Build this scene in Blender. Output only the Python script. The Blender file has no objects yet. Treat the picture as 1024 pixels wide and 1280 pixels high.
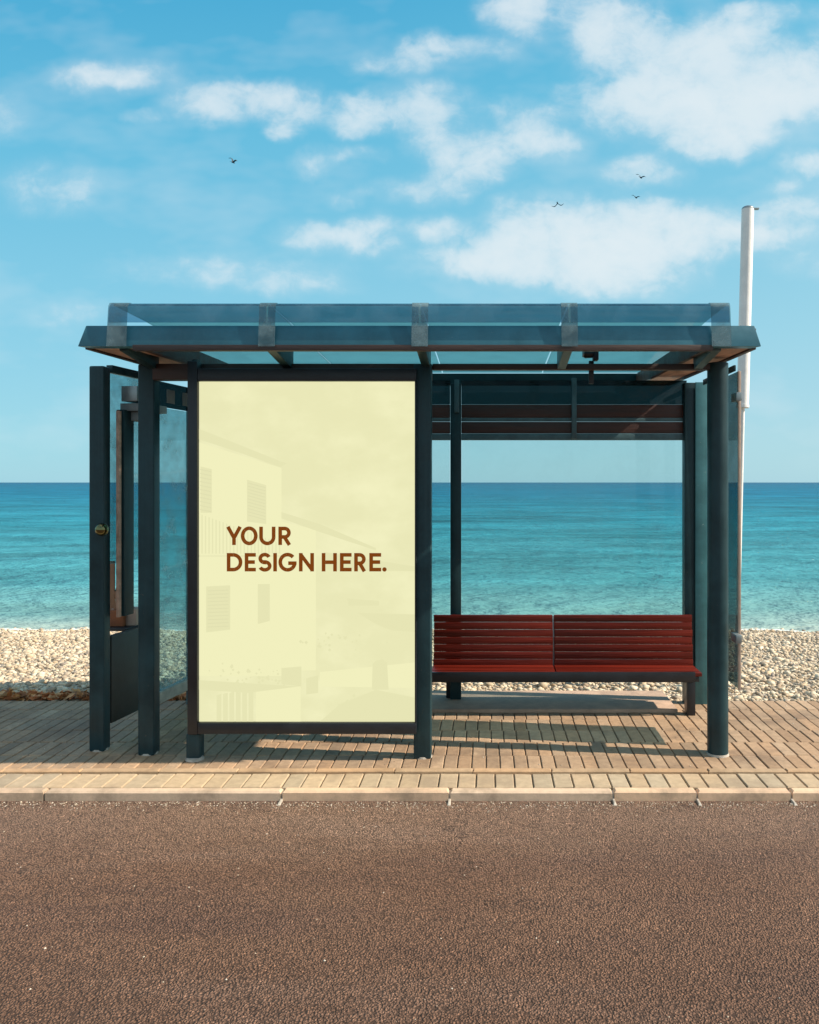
import bpy, bmesh, math, random
import numpy as np
from mathutils import Vector, Matrix
random.seed(7); RNG = np.random.default_rng(11)
S = bpy.context.scene
COL = S.collection
R = math.radians
H, F, CX, CY = 1.55, 1021.0, 610.0, 603.0      # eye height, focal length / vanishing point measured on the photograph
def X(px, d): return (px - CX) * d / F
def Z(py, d): return H - (py - CY) * d / F
def lin(c):
    return tuple(((v/255)/12.92 if v/255 <= .04045 else ((v/255+.055)/1.055)**2.4) for v in c)

# ------------------------------------------------------------------ node helpers
class NT:
    def __init__(s, tree): s.t = tree; s.n = tree.nodes; s.l = tree.links
    def new(s, typ, **kw):
        n = s.n.new(typ)
        for k, v in kw.items(): setattr(n, k, v)
        return n
    def put(s, sock, v):
        if v is None: return
        if isinstance(v, bpy.types.NodeSocket): s.l.new(v, sock)
        else:
            if sock.type == 'RGBA' and len(v) == 3: v = (*v, 1)
            sock.default_value = v
    def math(s, op, a, b=None, c=None, clamp=False):
        n = s.new('ShaderNodeMath', operation=op, use_clamp=clamp)
        s.put(n.inputs[0], a); s.put(n.inputs[1], b); s.put(n.inputs[2], c)
        return n.outputs[0]
    def vec(s, op, a, b=None):
        n = s.new('ShaderNodeVectorMath', operation=op)
        s.put(n.inputs[0], a); s.put(n.inputs[1], b)
        return n.outputs['Value'] if op in ('LENGTH', 'DOT_PRODUCT') else n.outputs[0]
    def mix(s, f, a, b, mode='MIX'):
        n = s.new('ShaderNodeMix', data_type='RGBA', blend_type=mode)
        s.put(n.inputs[0], f); s.put(n.inputs[6], a); s.put(n.inputs[7], b)
        return n.outputs[2]
    def rng(s, v, a, b, c=0., d=1., smooth=False):
        n = s.new('ShaderNodeMapRange', interpolation_type='SMOOTHSTEP' if smooth else 'LINEAR')
        for i, q in enumerate((v, a, b, c, d)): s.put(n.inputs[i], q)
        return n.outputs[0]
    def noise(s, vec, scale, detail=3, rough=.55, dist=0):
        n = s.new('ShaderNodeTexNoise'); s.put(n.inputs['Vector'], vec)
        n.inputs['Scale'].default_value = scale; n.inputs['Detail'].default_value = detail
        n.inputs['Roughness'].default_value = rough; n.inputs['Distortion'].default_value = dist
        return n.outputs[0], n.outputs[1]
    def voro(s, vec, scale, feature='F1'):
        n = s.new('ShaderNodeTexVoronoi', feature=feature); s.put(n.inputs['Vector'], vec)
        n.inputs['Scale'].default_value = scale
        return n
    def ramp(s, v, stops):
        n = s.new('ShaderNodeValToRGB'); s.put(n.inputs[0], v); e = n.color_ramp.elements
        while len(e) < len(stops): e.new(.5)
        for i, (p, c) in enumerate(stops): e[i].position = p; e[i].color = (*c, 1)
        return n.outputs[0]
    def bump(s, h, strength, dist, normal=None):
        n = s.new('ShaderNodeBump'); s.put(n.inputs['Height'], h)
        n.inputs['Strength'].default_value = strength; n.inputs['Distance'].default_value = dist
        s.put(n.inputs['Normal'], normal); return n.outputs[0]
def newmat(name):
    m = bpy.data.materials.new(name); m.use_nodes = True; m.node_tree.nodes.clear()
    t = NT(m.node_tree); out = t.new('ShaderNodeOutputMaterial')
    return m, t, out
def objpos(t): return t.new('ShaderNodeNewGeometry').outputs['Position']
def principled(t, out, **kw):
    p = t.new('ShaderNodeBsdfPrincipled')
    for k, v in kw.items(): t.put(p.inputs[k.replace('_', ' ')], v)
    t.l.new(p.outputs[0], out.inputs[0]); return p
def simple(name, col, rough=.5, metal=0., var=.25, scale=9., bump=.0, bscale=60., spec=.5, stretch=(1,1,1), wear=None):
    m, t, out = newmat(name)
    pos = t.vec('MULTIPLY', objpos(t), stretch)
    n1, _ = t.noise(pos, scale, 5, .65)
    f = t.rng(n1, .3, .7, 1-var, 1+var)
    c = t.vec('SCALE', tuple(col)); t.put(c.node.inputs['Scale'], f)
    if wear:
        nw, _ = t.noise(pos, 26, 7, .72); nv, _ = t.noise(t.vec('MULTIPLY', objpos(t), (38, 38, 1.1)), 1., 4, .6)
        c = t.mix(t.rng(nv, .5, .78, 0, .35), c, wear[0]); c = t.mix(t.rng(nw, .66, .70, 0, .75), c, wear[1])
    n2, _ = t.noise(pos, bscale, 3)
    r = t.rng(n1, .3, .7, rough*.8, min(1, rough*1.25))
    nb = t.bump(n2, bump, .01) if bump else None
    p = principled(t, out, Base_Color=c, Roughness=r, Metallic=metal, Normal=nb)
    p.inputs['Specular IOR Level'].default_value = spec
    return m
def glass(name, tint, refl=1.0, dirt_sheen=.0, dirt_sheen_col=(.5,.55,.5), rough=.02, frost=None):
    # thin architectural sheet: tinted see-through with Fresnel mirror and a coat for dust and painted reflection
    m, t, out = newmat(name)
    tr = t.new('ShaderNodeBsdfTransparent'); t.put(tr.inputs[0], tint)
    gl = t.new('ShaderNodeBsdfGlossy'); gl.inputs['Roughness'].default_value = rough
    fr = t.new('ShaderNodeFresnel'); fr.inputs[0].default_value = 1.5
    # thin sheet: same Fresnel from both faces
    geo = t.new('ShaderNodeNewGeometry')
    lw = t.new('ShaderNodeLayerWeight'); lw.inputs[0].default_value = .5
    fac = t.math('ADD', t.math('MULTIPLY', t.math('POWER', lw.outputs['Facing'], 4.), .75*refl), .05*refl)
    mx = t.new('ShaderNodeMixShader'); t.l.new(fac, mx.inputs[0]); t.l.new(tr.outputs[0], mx.inputs[1]); t.l.new(gl.outputs[0], mx.inputs[2])
    if frost:
        tl = t.new('ShaderNodeBsdfTranslucent'); t.put(tl.inputs[0], frost[1])
        mf = t.new('ShaderNodeMixShader'); mf.inputs[0].default_value = frost[0]
        t.l.new(mx.outputs[0], mf.inputs[1]); t.l.new(tl.outputs[0], mf.inputs[2]); mx = mf
    if dirt_sheen:
        df = t.new('ShaderNodeBsdfDiffuse'); t.put(df.inputs[0], dirt_sheen_col)
        n, _ = t.noise(objpos(t), 7, 6, .7)
        m2 = t.new('ShaderNodeMixShader'); t.l.new(t.rng(n, .42, .75, dirt_sheen*.35, dirt_sheen*1.6), m2.inputs[0])
        t.l.new(mx.outputs[0], m2.inputs[1]); t.l.new(df.outputs[0], m2.inputs[2]); mx = m2
    t.l.new(mx.outputs[0], out.inputs[0]); return m

# ------------------------------------------------------------------ mesh helpers
class MB:
    def __init__(s): s.bm = bmesh.new()
    def _merge(s, b):
        me = bpy.data.meshes.new('tmp'); b.to_mesh(me); b.free(); s.bm.from_mesh(me); bpy.data.meshes.remove(me)
    def box(s, x0, x1, y0, y1, z0, z1, bev=.004, M=None, seg=2):
        b = bmesh.new()
        bmesh.ops.create_cube(b, size=1)
        for v in b.verts:
            v.co = Vector(((x0+x1)/2+v.co.x*(x1-x0), (y0+y1)/2+v.co.y*(y1-y0), (z0+z1)/2+v.co.z*(z1-z0)))
        if bev: bmesh.ops.bevel(b, geom=b.edges[:], offset=bev, segments=seg, affect='EDGES', profile=.6)
        if M is not None: b.transform(M)
        s._merge(b); return s
    def hexa(s, pts, bev=.003):
        """pts: bottom ring of four, then top ring of four"""
        b = bmesh.new(); v = [b.verts.new(p) for p in pts]
        for f in ((3,2,1,0),(4,5,6,7),(0,1,5,4),(1,2,6,5),(2,3,7,6),(3,0,4,7)): b.faces.new([v[i] for i in f])
        bmesh.ops.recalc_face_normals(b, faces=b.faces[:])
        if bev: bmesh.ops.bevel(b, geom=b.edges[:], offset=bev, segments=2, affect='EDGES', profile=.6)
        s._merge(b); return s
    def beam(s, p0, p1, w, h, bev=.003):
        p0, p1 = Vector(p0), Vector(p1); d = p1-p0; q = d.to_track_quat('Y', 'Z').to_matrix().to_4x4()
        return s.box(-w/2, w/2, 0, d.length, -h/2, h/2, bev, Matrix.Translation(p0) @ q)
    def cyl(s, p0, p1, r0, r1=None, seg=28, bev=.004):
        p0, p1 = Vector(p0), Vector(p1); d = p1-p0; r1 = r0 if r1 is None else r1
        b = bmesh.new(); bmesh.ops.create_cone(b, cap_ends=True, segments=seg, radius1=r0, radius2=r1, depth=d.length)
        if bev:
            ed = [e for e in b.edges if any(len(f.verts) > 4 for f in e.link_faces)]
            bmesh.ops.bevel(b, geom=ed, offset=bev, segments=2, affect='EDGES')
        b.transform(Matrix.Translation((p0+p1)/2) @ d.to_track_quat('Z', 'Y').to_matrix().to_4x4())
        s._merge(b); return s
    def ball(s, c, r, sc=(1,1,1), u=24, v=16, M=None):
        b = bmesh.new(); bmesh.ops.create_uvsphere(b, u_segments=u, v_segments=v, radius=r)
        b.transform((M or Matrix.Identity(4)) @ Matrix.Diagonal((*sc, 1))); b.transform(Matrix.Translation(c)); s._merge(b); return s
    def strip(s, prof, x0, x1, th, nx=1):
        """profile of (y,z) swept along x and given a thickness"""
        n = len(prof); P = [Vector((0, a, b)) for a, b in prof]; N = []
        for i in range(n):
            t = (P[min(i+1, n-1)] - P[max(i-1, 0)]).normalized(); N.append(Vector((0, -t.z, t.y)))
        ring = [p for p in P] + [P[i]+N[i]*th for i in range(n-1, -1, -1)]
        xs = [x0+(x1-x0)*k/nx for k in range(nx+1)]
        rows = [[s.bm.verts.new((x, p.y, p.z)) for p in ring] for x in xs]
        m = len(ring)
        for a, b in zip(rows, rows[1:]):
            for i in range(m): s.bm.faces.new((a[i], a[(i+1) % m], b[(i+1) % m], b[i]))
        for row, fl in ((rows[0], True), (rows[-1], False)):
            for i in range(n-1):
                q = [row[i], row[i+1], row[m-2-i], row[m-1-i]]
                s.bm.faces.new(q if fl else q[::-1])
        return s
    def build(s, name, mat, parent=None, smooth=True, flat_angle=35):
        bmesh.ops.recalc_face_normals(s.bm, faces=s.bm.faces[:])
        me = bpy.data.meshes.new(name); s.bm.to_mesh(me); s.bm.free()
        return link(name, me, mat, parent, smooth, flat_angle)
def wloc(o):
    v = Vector((0,0,0))
    while o: v = v + o.location; o = o.parent
    return v
def link(name, me, mat, parent=None, smooth=True, ang=35):
    if parent is not None: me.transform(Matrix.Translation(-wloc(parent)))
    if mat: me.materials.append(mat)
    if smooth:
        me.polygons.foreach_set('use_smooth', [True]*len(me.polygons))
        try: me.set_sharp_from_angle(angle=R(ang))
        except Exception: pass
    o = bpy.data.objects.new(name, me); COL.objects.link(o); o.parent = parent
    return o
def tag(o, label=None, cat=None, group=None, kind=None):
    for k, v in (('label', label), ('category', cat), ('group', group), ('kind', kind)):
        if v: o[k] = v
    return o
def thing(name, loc, label, cat, group=None):
    o = bpy.data.objects.new(name, None); COL.objects.link(o); o.location = loc; o.empty_display_size = .2
    return tag(o, label, cat, group)
def center(o):
    """move a top-level mesh's origin to the middle of its base"""
    c = [v.co for v in o.data.vertices]; b = Vector((sum(v.x for v in c)/len(c), sum(v.y for v in c)/len(c), min(v.z for v in c)))
    o.data.transform(Matrix.Translation(-b)); o.location = b; return o
def meshdata(name, V, Fc):
    me = bpy.data.meshes.new(name); me.from_pydata([tuple(v) for v in V], [], Fc); me.update(); return me

# ------------------------------------------------------------------ world: daylight sky with clouds
SUN_EL, SUN_FRONT = R(39), R(7)
to_sun = Vector((math.cos(SUN_FRONT)*math.cos(SUN_EL), -math.sin(SUN_FRONT)*math.cos(SUN_EL), math.sin(SUN_EL)))
W = bpy.data.worlds.new('World'); S.world = W; W.use_nodes = True
W.node_tree.nodes.clear(); t = NT(W.node_tree)
sky = t.new('ShaderNodeTexSky', sky_type='NISHITA', sun_disc=False)
sky.sun_elevation = SUN_EL; sky.sun_rotation = math.atan2(to_sun.x, to_sun.y)
sky.air_density = 1.0; sky.dust_density = .6; sky.ozone_density = 1.0
d = t.new('ShaderNodeTexCoord').outputs['Generated']
sp = t.new('ShaderNodeSeparateXYZ'); t.l.new(d, sp.inputs[0])
dx, dy, dz = sp.outputs
yy = t.math('MAXIMUM', dy, .03)
U = t.math('MULTIPLY', t.math('DIVIDE', dx, yy), 10.21); V = t.math('MULTIPLY', t.math('DIVIDE', dz, yy), 10.21)
cb = t.new('ShaderNodeCombineXYZ'); t.l.new(U, cb.inputs[0]); t.l.new(V, cb.inputs[1])
P0 = cb.outputs[0]
def warp(vec, scale, amp, detail):
    _, c = t.noise(vec, scale, detail, .6)
    return t.vec('ADD', vec, t.vec('MULTIPLY', t.vec('SUBTRACT', c, (.5,.5,.5)), (amp*1.3, amp, 0)))
P1 = warp(P0, .9, .55, 4); P1 = warp(P1, 3.0, .15, 3)
clouds = [(140,96,75,17,.75),(175,143,22,9,.4),(265,125,66,30,.62),(360,130,46,28,.78),(355,165,24,14,.5),(300,106,40,14,.4),
 (75,230,85,36,.36),(495,75,70,16,.42),(540,58,45,18,.55),(445,140,40,28,.75),(520,132,66,32,.62),(390,205,28,17,.5),(440,243,26,12,.36),(435,190,50,14,.3),
 (655,8,62,36,.85),(600,60,50,18,.4),(772,42,72,52,1.0),(908,48,72,38,.9),(855,92,78,44,.85),(870,132,150,44,1.0),(990,105,80,52,1.0),
 (905,168,90,28,.85),(1012,208,44,15,.65),(985,232,28,9,.4),(665,182,68,24,.68),(655,145,58,22,.42),(590,208,60,28,.72),(555,175,46,28,.55),
 (800,212,50,24,.5),(450,293,56,27,.78),(380,292,42,24,.45),(545,280,40,20,.6),(722,285,145,42,.95),(690,322,170,36,.78),(850,290,130,38,.8),
 (770,345,100,30,.65),(600,335,70,20,.62),(960,290,70,24,.45),(1000,260,70,18,.52),(290,335,150,22,.3),(380,355,70,15,.27),(100,390,70,22,.26),
 (960,15,60,18,.4),(745,110,60,18,.3),(520,235,60,18,.3),(1120,60,110,60,.8),(1150,230,120,40,.7),(-90,140,120,40,.5),(1080,330,120,24,.4),(700,-60,160,50,.8)]
acc = None
for cx, cy, rx, ry, den in clouds:
    q = t.vec('MULTIPLY', t.vec('SUBTRACT', P1, ((cx-CX)/100, (CY-cy)/100, 0)), (100/rx, 100/ry, 0))
    g = t.rng(t.vec('LENGTH', q), 1.38, .05, 0, den, True)
    acc = g if acc is None else t.math('ADD', acc, g)
nz, _ = t.noise(t.vec('MULTIPLY', warp(P0, 1.2, .4, 3), (.85, 1.15, 1)), 2.3, 6, .6)
e = t.math('ADD', t.math('MULTIPLY', t.math('MINIMUM', acc, 1.1), .95), t.math('MULTIPLY', t.math('SUBTRACT', nz, .5), 1.7))
soft = t.math('MULTIPLY', acc, t.rng(nz, .3, .62, .35, 1.1))
acc = t.math('ADD', t.math('MULTIPLY', t.math('MULTIPLY', t.rng(e, .08, 1.1, 0, 1.5, True), t.rng(acc, .02, .25, 0, 1)), .42), t.math('MULTIPLY', soft, .62))
nz2, _ = t.noise(t.vec('MULTIPLY', P0, (.6, 1.3, 1)), .55, 4, .62)
acc = t.math('ADD', acc, t.rng(nz2, .5, .75, 0, .2))
acc = t.math('MULTIPLY', acc, t.rng(dy, .1, .3, 0, 1, True))
# the rest of the dome (behind and above the viewer): unseen cloud, thickened for neutral fill light
cb2 = t.new('ShaderNodeCombineXYZ'); zz = t.math('MAXIMUM', dz, .06)
t.l.new(t.math('DIVIDE', dx, zz), cb2.inputs[0]); t.l.new(t.math('DIVIDE', dy, zz), cb2.inputs[1])
nb, _ = t.noise(cb2.outputs[0], 1.6, 4, .6)
back = t.math('MULTIPLY', t.rng(nb, .40, .58, 0, 1.2, True), t.rng(dy, .3, .1, 0, 1, True))
acc = t.math('ADD', acc, back)
acc = t.math('SUBTRACT', 1., t.math('POWER', 2.718, t.math('MULTIPLY', acc, -1.55)))
acc = t.math('MULTIPLY', acc, t.rng(dz, 0, .05, 0, 1))
hz = t.math('POWER', t.math('SUBTRACT', 1., t.math('MAXIMUM', dz, 0.)), 3.)
EXPO = .7; KX = 10/2**EXPO
def sk(c): return tuple(v*KX for v in lin(c))
fs = t.math('ADD', dz, t.math('MULTIPLY', dx, -.16))          # the sky pales towards the sun at the right
grad = t.ramp(fs, [(0, sk((172,214,229))), (.12, sk((156,211,230))), (.28, sk((132,203,229))), (.42, sk((104,192,225))), (.6, sk((54,165,212))), (1, sk((28,118,185)))])
tinted = t.mix(.9, t.mix(1., sky.outputs[0], (.75, 1.1, 1.05), 'MULTIPLY'), grad)
fin = t.mix(t.math('MULTIPLY', acc, .9), tinted, sk((236,243,246)))
W.cycles.sampling_method = 'MANUAL'; W.cycles.sample_map_resolution = 512
bg = t.new('ShaderNodeBackground'); t.l.new(fin, bg.inputs[0]); bg.inputs[1].default_value = .1
wo = t.new('ShaderNodeOutputWorld'); t.l.new(bg.outputs[0], wo.inputs[0])
sl = bpy.data.lights.new('sun', 'SUN'); sl.energy = 4.6; sl.angle = R(.5); sl.color = (1, .9, .76)
so = bpy.data.objects.new('sun', sl); COL.objects.link(so); so.rotation_euler = to_sun.to_track_quat('Z', 'Y').to_euler(); so.location = (8, -1, 8)

# ------------------------------------------------------------------ materials
M = {}
M['paint'] = simple('dark_teal_paint', (.011,.036,.043), .42, 0, .35, 5, .05, 90, spec=.3, wear=((.035,.06,.065), (.10,.085,.065)))
M['fascia'] = simple('blue_teal_paint', (.028,.118,.160), .35, 0, .25, 4, .04, 90, spec=.35, wear=((.05,.13,.165), (.12,.17,.18)))
M['edge'] = simple('weathered_teal_paint', (.055,.11,.125), .45, 0, .35, 8, .1, 80)
M['teal_strip'] = simple('teal_cover_strip', (.040,.150,.165), .35, 0, .3, 6, .05, 80, wear=((.07,.19,.20), (.3,.36,.33)))
M['black'] = simple('black_frame_paint', (.010,.012,.016), .4, 0, .3, 6, .05, 90)
M['brown_beam'] = simple('beam_bounce_brown', (.045,.022,.016), .5, 0, .35, 6, .15, 40, stretch=(.3,2,2))  # reddish brown paints in the warm ground reflection on the beam undersides
M['soffit'] = simple('warm_bounce_soffit', (.46,.29,.21), .7, 0, .45, 7, .3, 30, stretch=(2,.5,2))  # warm light bounced off kerb and road is painted into this colour
M['wood'] = simple('red_varnished_wood', (.118,.010,.004), .4, 0, .5, 10, .25, 50, spec=.25, stretch=(.12,3,3))
M['wood_dark'] = simple('dark_red_rail_wood', (.055,.018,.012), .5, 0, .45, 10, .2, 50, stretch=(.12,3,3))
M['white'] = simple('white_pole_paint', (.78,.76,.72), .45, 0, .1, 6, .1, 40)
M['steel'] = simple('grey_fitting', (.3,.33,.33), .35, .6, .2, 14)
M['brass'] = simple('polished_knob', (.16,.15,.07), .08, 1, .1, 14)
M['grey'] = simple('grey_housing', (.22,.25,.25), .5, 0, .2, 12)
M['card'] = simple('brown_cardboard', (.33,.17,.095), .8, 0, .2, 14, .1, 60)
M['card_pale'] = simple('pale_cardboard', (.5,.36,.28), .8, 0, .15, 14, .1, 60)
M['card_red'] = simple('reddish_cardboard', (.3,.10,.04), .8, 0, .25, 14, .1, 60)
M['cloth'] = simple('dark_cloth', (.03,.03,.034), .85, 0, .3, 20, .4, 70)
M['panel'] = simple('dark_side_panel', (.035,.038,.034), .45, 0, .35, 5, .06, 60)
M['foot'] = simple('concrete_footing', (.42,.37,.31), .85, 0, .25, 20, .4, 90)
M['feather'] = simple('dark_feathers', (.03,.045,.06), .8, 0, .2, 8)
M['g_roof'] = glass('frosted_roof_glass', (.24,.36,.39), .5, .08, (.20,.30,.32), frost=(.55,(.25,.50,.56)))
M['g_visor'] = glass('visor_glass', (.52,.66,.74), .35, .14, (.20,.36,.46))
M['g_strap'] = glass('pale_strap_glass', (.62,.72,.74), .4, .42, (.24,.34,.37))
M['g_rear'] = glass('rear_glass', (.86,.93,.93), .35, .02)
M['g_side'] = glass('side_glass', (.62,.80,.82), 1.0, .30, (.45,.58,.60))  # pale coat paints in the reflections on the side glass
M['g_right'] = glass('worn_teal_glass', (.36,.44,.45), .5, .25, (.18,.28,.28))
M['g_dark'] = glass('dark_tinted_glass', (.10,.16,.17), .4, .22, (.07,.115,.12))

def attr_mat(name, rough, bumps, mult=.3, nscale=30, spec=.4, stains=None):
    """colour from the mesh's own colour attribute, varied by noise, with fine bump"""
    m, t, out = newmat(name)
    a = t.new('ShaderNodeVertexColor', layer_name='tone'); pos = objpos(t)
    n, _ = t.noise(pos, nscale, 5, .65)
    c = t.vec('SCALE', a.outputs[0]); t.put(c.node.inputs['Scale'], t.rng(n, .25, .75, 1-mult, 1+mult))
    if stains:
        n3, _ = t.noise(pos, stains[0], 6, .68)
        c = t.mix(t.rng(n3, .46, .68, 0, stains[2], True), c, stains[1])
    nb = None
    for sc, st, ds in bumps:
        h, _ = t.noise(pos, sc, 4, .6); nb = t.bump(h, st, ds, nb)
    p = principled(t, out, Base_Color=c, Roughness=rough, Normal=nb); p.inputs['Specular IOR Level'].default_value = spec
    return m
def set_tone(me, cols):
    """cols: one colour per vertex"""
    at = me.color_attributes.new('tone', 'FLOAT_COLOR', 'POINT')
    at.data.foreach_set('color', np.concatenate([cols, np.ones((len(cols),1))], 1).astype('f').ravel())

# ------------------------------------------------------------------ the ground: road, kerb, pavement, plinth, beach, sea
KERB_F, KERB_B, PAVE_B, ROADZ = 4.095, 4.36, 5.80, -.05
def road_mat():
    m, t, out = newmat('worn_asphalt'); pos = objpos(t)
    sx = t.new('ShaderNodeSeparateXYZ'); t.l.new(pos, sx.inputs[0])
    wob, wc = t.noise(pos, 7., 4, .6)
    pw = t.vec('ADD', pos, t.vec('MULTIPLY', t.vec('SUBTRACT', wc, (.5,.5,.5)), (.03,.03,0)))
    v = t.voro(pw, 120.); v.inputs['Randomness'].default_value = 1.
    n1, _ = t.noise(pos, .9, 5, .6); n2, _ = t.noise(pos, 60, 4, .65); n3, _ = t.noise(t.vec('MULTIPLY', pos, (.3, 1.5, 1)), 1.5, 6, .65); n4, _ = t.noise(pos, 3.2, 6, .7)
    base = t.mix(t.rng(n1, .3, .7), (.188,.097,.058), (.234,.128,.080))
    # long tyre-worn lanes and dusty patches
    base = t.mix(t.rng(n3, .48, .7, 0, .75, True), base, (.155,.083,.057))
    base = t.mix(t.rng(n3, .46, .3, 0, .55, True), base, (.30,.185,.133))
    base = t.mix(t.rng(n4, .56, .74, 0, .45, True), base, (.135,.075,.053))
    # blown sand along the kerb
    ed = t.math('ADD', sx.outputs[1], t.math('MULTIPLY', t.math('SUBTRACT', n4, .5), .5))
    base = t.mix(t.rng(ed, 3.25, 3.95, 0, .5, True), base, (.34,.22,.155))
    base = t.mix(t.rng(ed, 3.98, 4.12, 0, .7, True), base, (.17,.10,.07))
    base = t.mix(t.math('MULTIPLY', t.rng(ed, 3.1, 2.4, 0, 1, True), .42), base, (.125,.064,.040))  # lens vignetting painted into the asphalt: darker towards the viewer
    sep = t.new('ShaderNodeSeparateColor'); t.l.new(v.outputs['Color'], sep.inputs[0])
    grain = t.ramp(sep.outputs[0], [(0, (.62,.61,.6)), (.45, (.92,.92,.92)), (.85, (1.12,1.11,1.1)), (.97, (1.3,1.28,1.25)), (1, (1.9,1.85,1.8))])
    base = t.mix(1., base, grain, 'MULTIPLY')
    base = t.mix(1., base, t.vec('MULTIPLY', (1,1,1), t.rng(v.outputs['Distance'], .4, .8, 1, .35)), 'MULTIPLY')
    # cracks
    cr = t.voro(t.vec('ADD', pos, t.vec('MULTIPLY', t.vec('SUBTRACT', wc, (.5,.5,.5)), (.35,.35,0))), .55, 'DISTANCE_TO_EDGE')
    nm, _ = t.noise(pos, .5, 3); cm = t.math('MULTIPLY', t.rng(cr.outputs['Distance'], .0, .006, 1, 0), t.rng(nm, .5, .58, 0, .55))
    base = t.mix(cm, base, (.05,.03,.022))
    h = t.math('ADD', t.rng(v.outputs['Distance'], 0, .7, 1, 0), t.math('MULTIPLY', n2, .9))
    nb = t.bump(t.math('SUBTRACT', h, cm), 1., .0085); nb = t.bump(n4, .5, .03, nb)
    p = principled(t, out, Base_Color=base, Roughness=.8, Normal=nb); p.inputs['Specular IOR Level'].default_value = .3
    return m
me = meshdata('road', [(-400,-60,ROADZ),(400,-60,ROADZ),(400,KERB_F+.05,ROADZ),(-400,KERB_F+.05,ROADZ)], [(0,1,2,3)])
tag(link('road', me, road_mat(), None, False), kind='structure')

def blocks(name, cells, mat, gap, top, depth, bev, tone):
    """many bevelled blocks as one sheet of paving; cells: (x0,x1,y0,y1)"""
    Vs, Fs, Cs = [], [], []
    for x0, x1, y0, y1 in cells:
        g = gap/2; dz = random.uniform(-.0015, .0015); tx = random.uniform(-.001, .001)
        x0, x1, y0, y1 = x0+g, x1-g, y0+g, y1-g; b = len(Vs)
        for k, (ins, z) in enumerate(((0, top-depth), (0, top-bev), (bev, top))):
            Vs += [(x0+ins,y0+ins,z+dz-tx),(x1-ins,y0+ins,z+dz+tx),(x1-ins,y1-ins,z+dz+tx),(x0+ins,y1-ins,z+dz-tx)]
        for k in (0, 4):
            for i in range(4): j = (i+1) % 4; Fs.append((b+k+i, b+k+j, b+k+4+j, b+k+4+i))
        Fs.append((b+8, b+9, b+10, b+11)); c = tone((x0+x1)/2, (y0+y1)/2); Cs += [c]*12
    me = meshdata(name, Vs, Fs); set_tone(me, np.array(Cs)); return link(name, me, mat, None, False)
def tone_of(base, v):
    def f(x, y):
        k = 1+random.uniform(-v, v); w = random.uniform(-.05, .05)
        return (base[0]*k*(1+w), base[1]*k, base[2]*k*(1-w))
    return f
pav = attr_mat('clay_pavers', .75, [(160, .5, .004), (28, .35, .006)], .22, 26, .35, (2.0, (.17,.11,.07), .7))
cells = []
rows = [KERB_B+.052, 4.64, 4.875, 5.11, 5.345, 5.57, PAVE_B]
for r0, r1 in zip(rows, rows[1:]):
    off = random.uniform(0, .02); x = -11+off
    while x < 11:
        w = .077+random.uniform(-.002, .002); cells.append((x, x+w, r0, r1)); x += w
pave = blocks('pavement', cells, pav, .0048, 0., .03, .004, tone_of((.365,.236,.142), .2))
tag(pave, kind='structure')
mort = simple('paving_joint_sand', (.13,.095,.065), .95, 0, .3, 30, .4, 120)
me = meshdata('paving_bed', [(-400,KERB_F+.07,-.014),(400,KERB_F+.07,-.014),(400,PAVE_B+.02,-.014),(-400,PAVE_B+.02,-.014)], [(0,1,2,3)])
tag(link('paving_bed', me, mort, None, False), kind='structure')
# far paving beyond the frame on both sides, plain
for a, b in ((-400, -11), (11, 400)):
    mb = MB(); mb.box(a, b, KERB_B+.052, PAVE_B, -.012, -.001, 0)
    o = mb.build('pavement', simple('far_clay_paving', (.36,.23,.15), .8, 0, .2, 12, .2, 40)); tag(o, kind='structure')
# edging board between pavers and kerb (a slightly proud clay course)
edge = attr_mat('edging_course', .75, [(120, .4, .004)], .2, 14, .35, (3., (.25,.16,.09), .6))
cells = []; x = -11
while x < 11: cells.append((x, x+.42, KERB_B, KERB_B+.05)); x += .42
tag(blocks('edging_course', cells, edge, .004, .008, .04, .005, tone_of((.44,.285,.165), .1)), kind='structure')
# kerb: top course of narrow setts, then the kerb stones with open joints on the road face
kt = attr_mat('pale_kerb_setts', .8, [(130, .4, .004), (18, .3, .006)], .18, 22, .35, (2.2, (.27,.20,.135), .7))
cells = []; x = -11
while x < 11:
    w = .1+random.uniform(-.006, .006); cells.append((x, x+w, KERB_F+.068, KERB_B)); x += w
tag(blocks('kerb_setts', cells, kt, .006, -.004, .05, .004, tone_of((.42,.315,.205), .08)), kind='structure')
cells = []
joints = [-11 + .845*k for k in range(40)]
jx = [X(p, 4.1) for p in (-275, -72, 55, 352, 562, 767, 872, 990, 1190)]
xs = sorted([x for x in joints if x < jx[0]-.3] + jx + [x for x in joints if x > jx[-1]+.3])
kerb = attr_mat('kerb_stone', .8, [(140, .4, .004), (12, .3, .008)], .16, 18, .35, (3.0, (.27,.20,.14), .7))
for a, b in zip(xs, xs[1:]): cells.append((a, b, KERB_F, KERB_F+.066))
tag(blocks('kerb', cells, kerb, .010, -.001, .085, .009, tone_of((.62,.43,.29), .07)), kind='structure')
mb = MB()
for a, b in ((-400, -11), (11, 400)): mb.box(a, b, KERB_F, KERB_B, -.08, -.003, 0)
mb.box(-11, 11, KERB_F+.02, KERB_F+.06, -.085, -.016, 0)
tag(mb.build('kerb_bed', simple('pale_mortar', (.62,.56,.47), .9, 0, .15, 20, .3, 90)), kind='structure')
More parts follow.
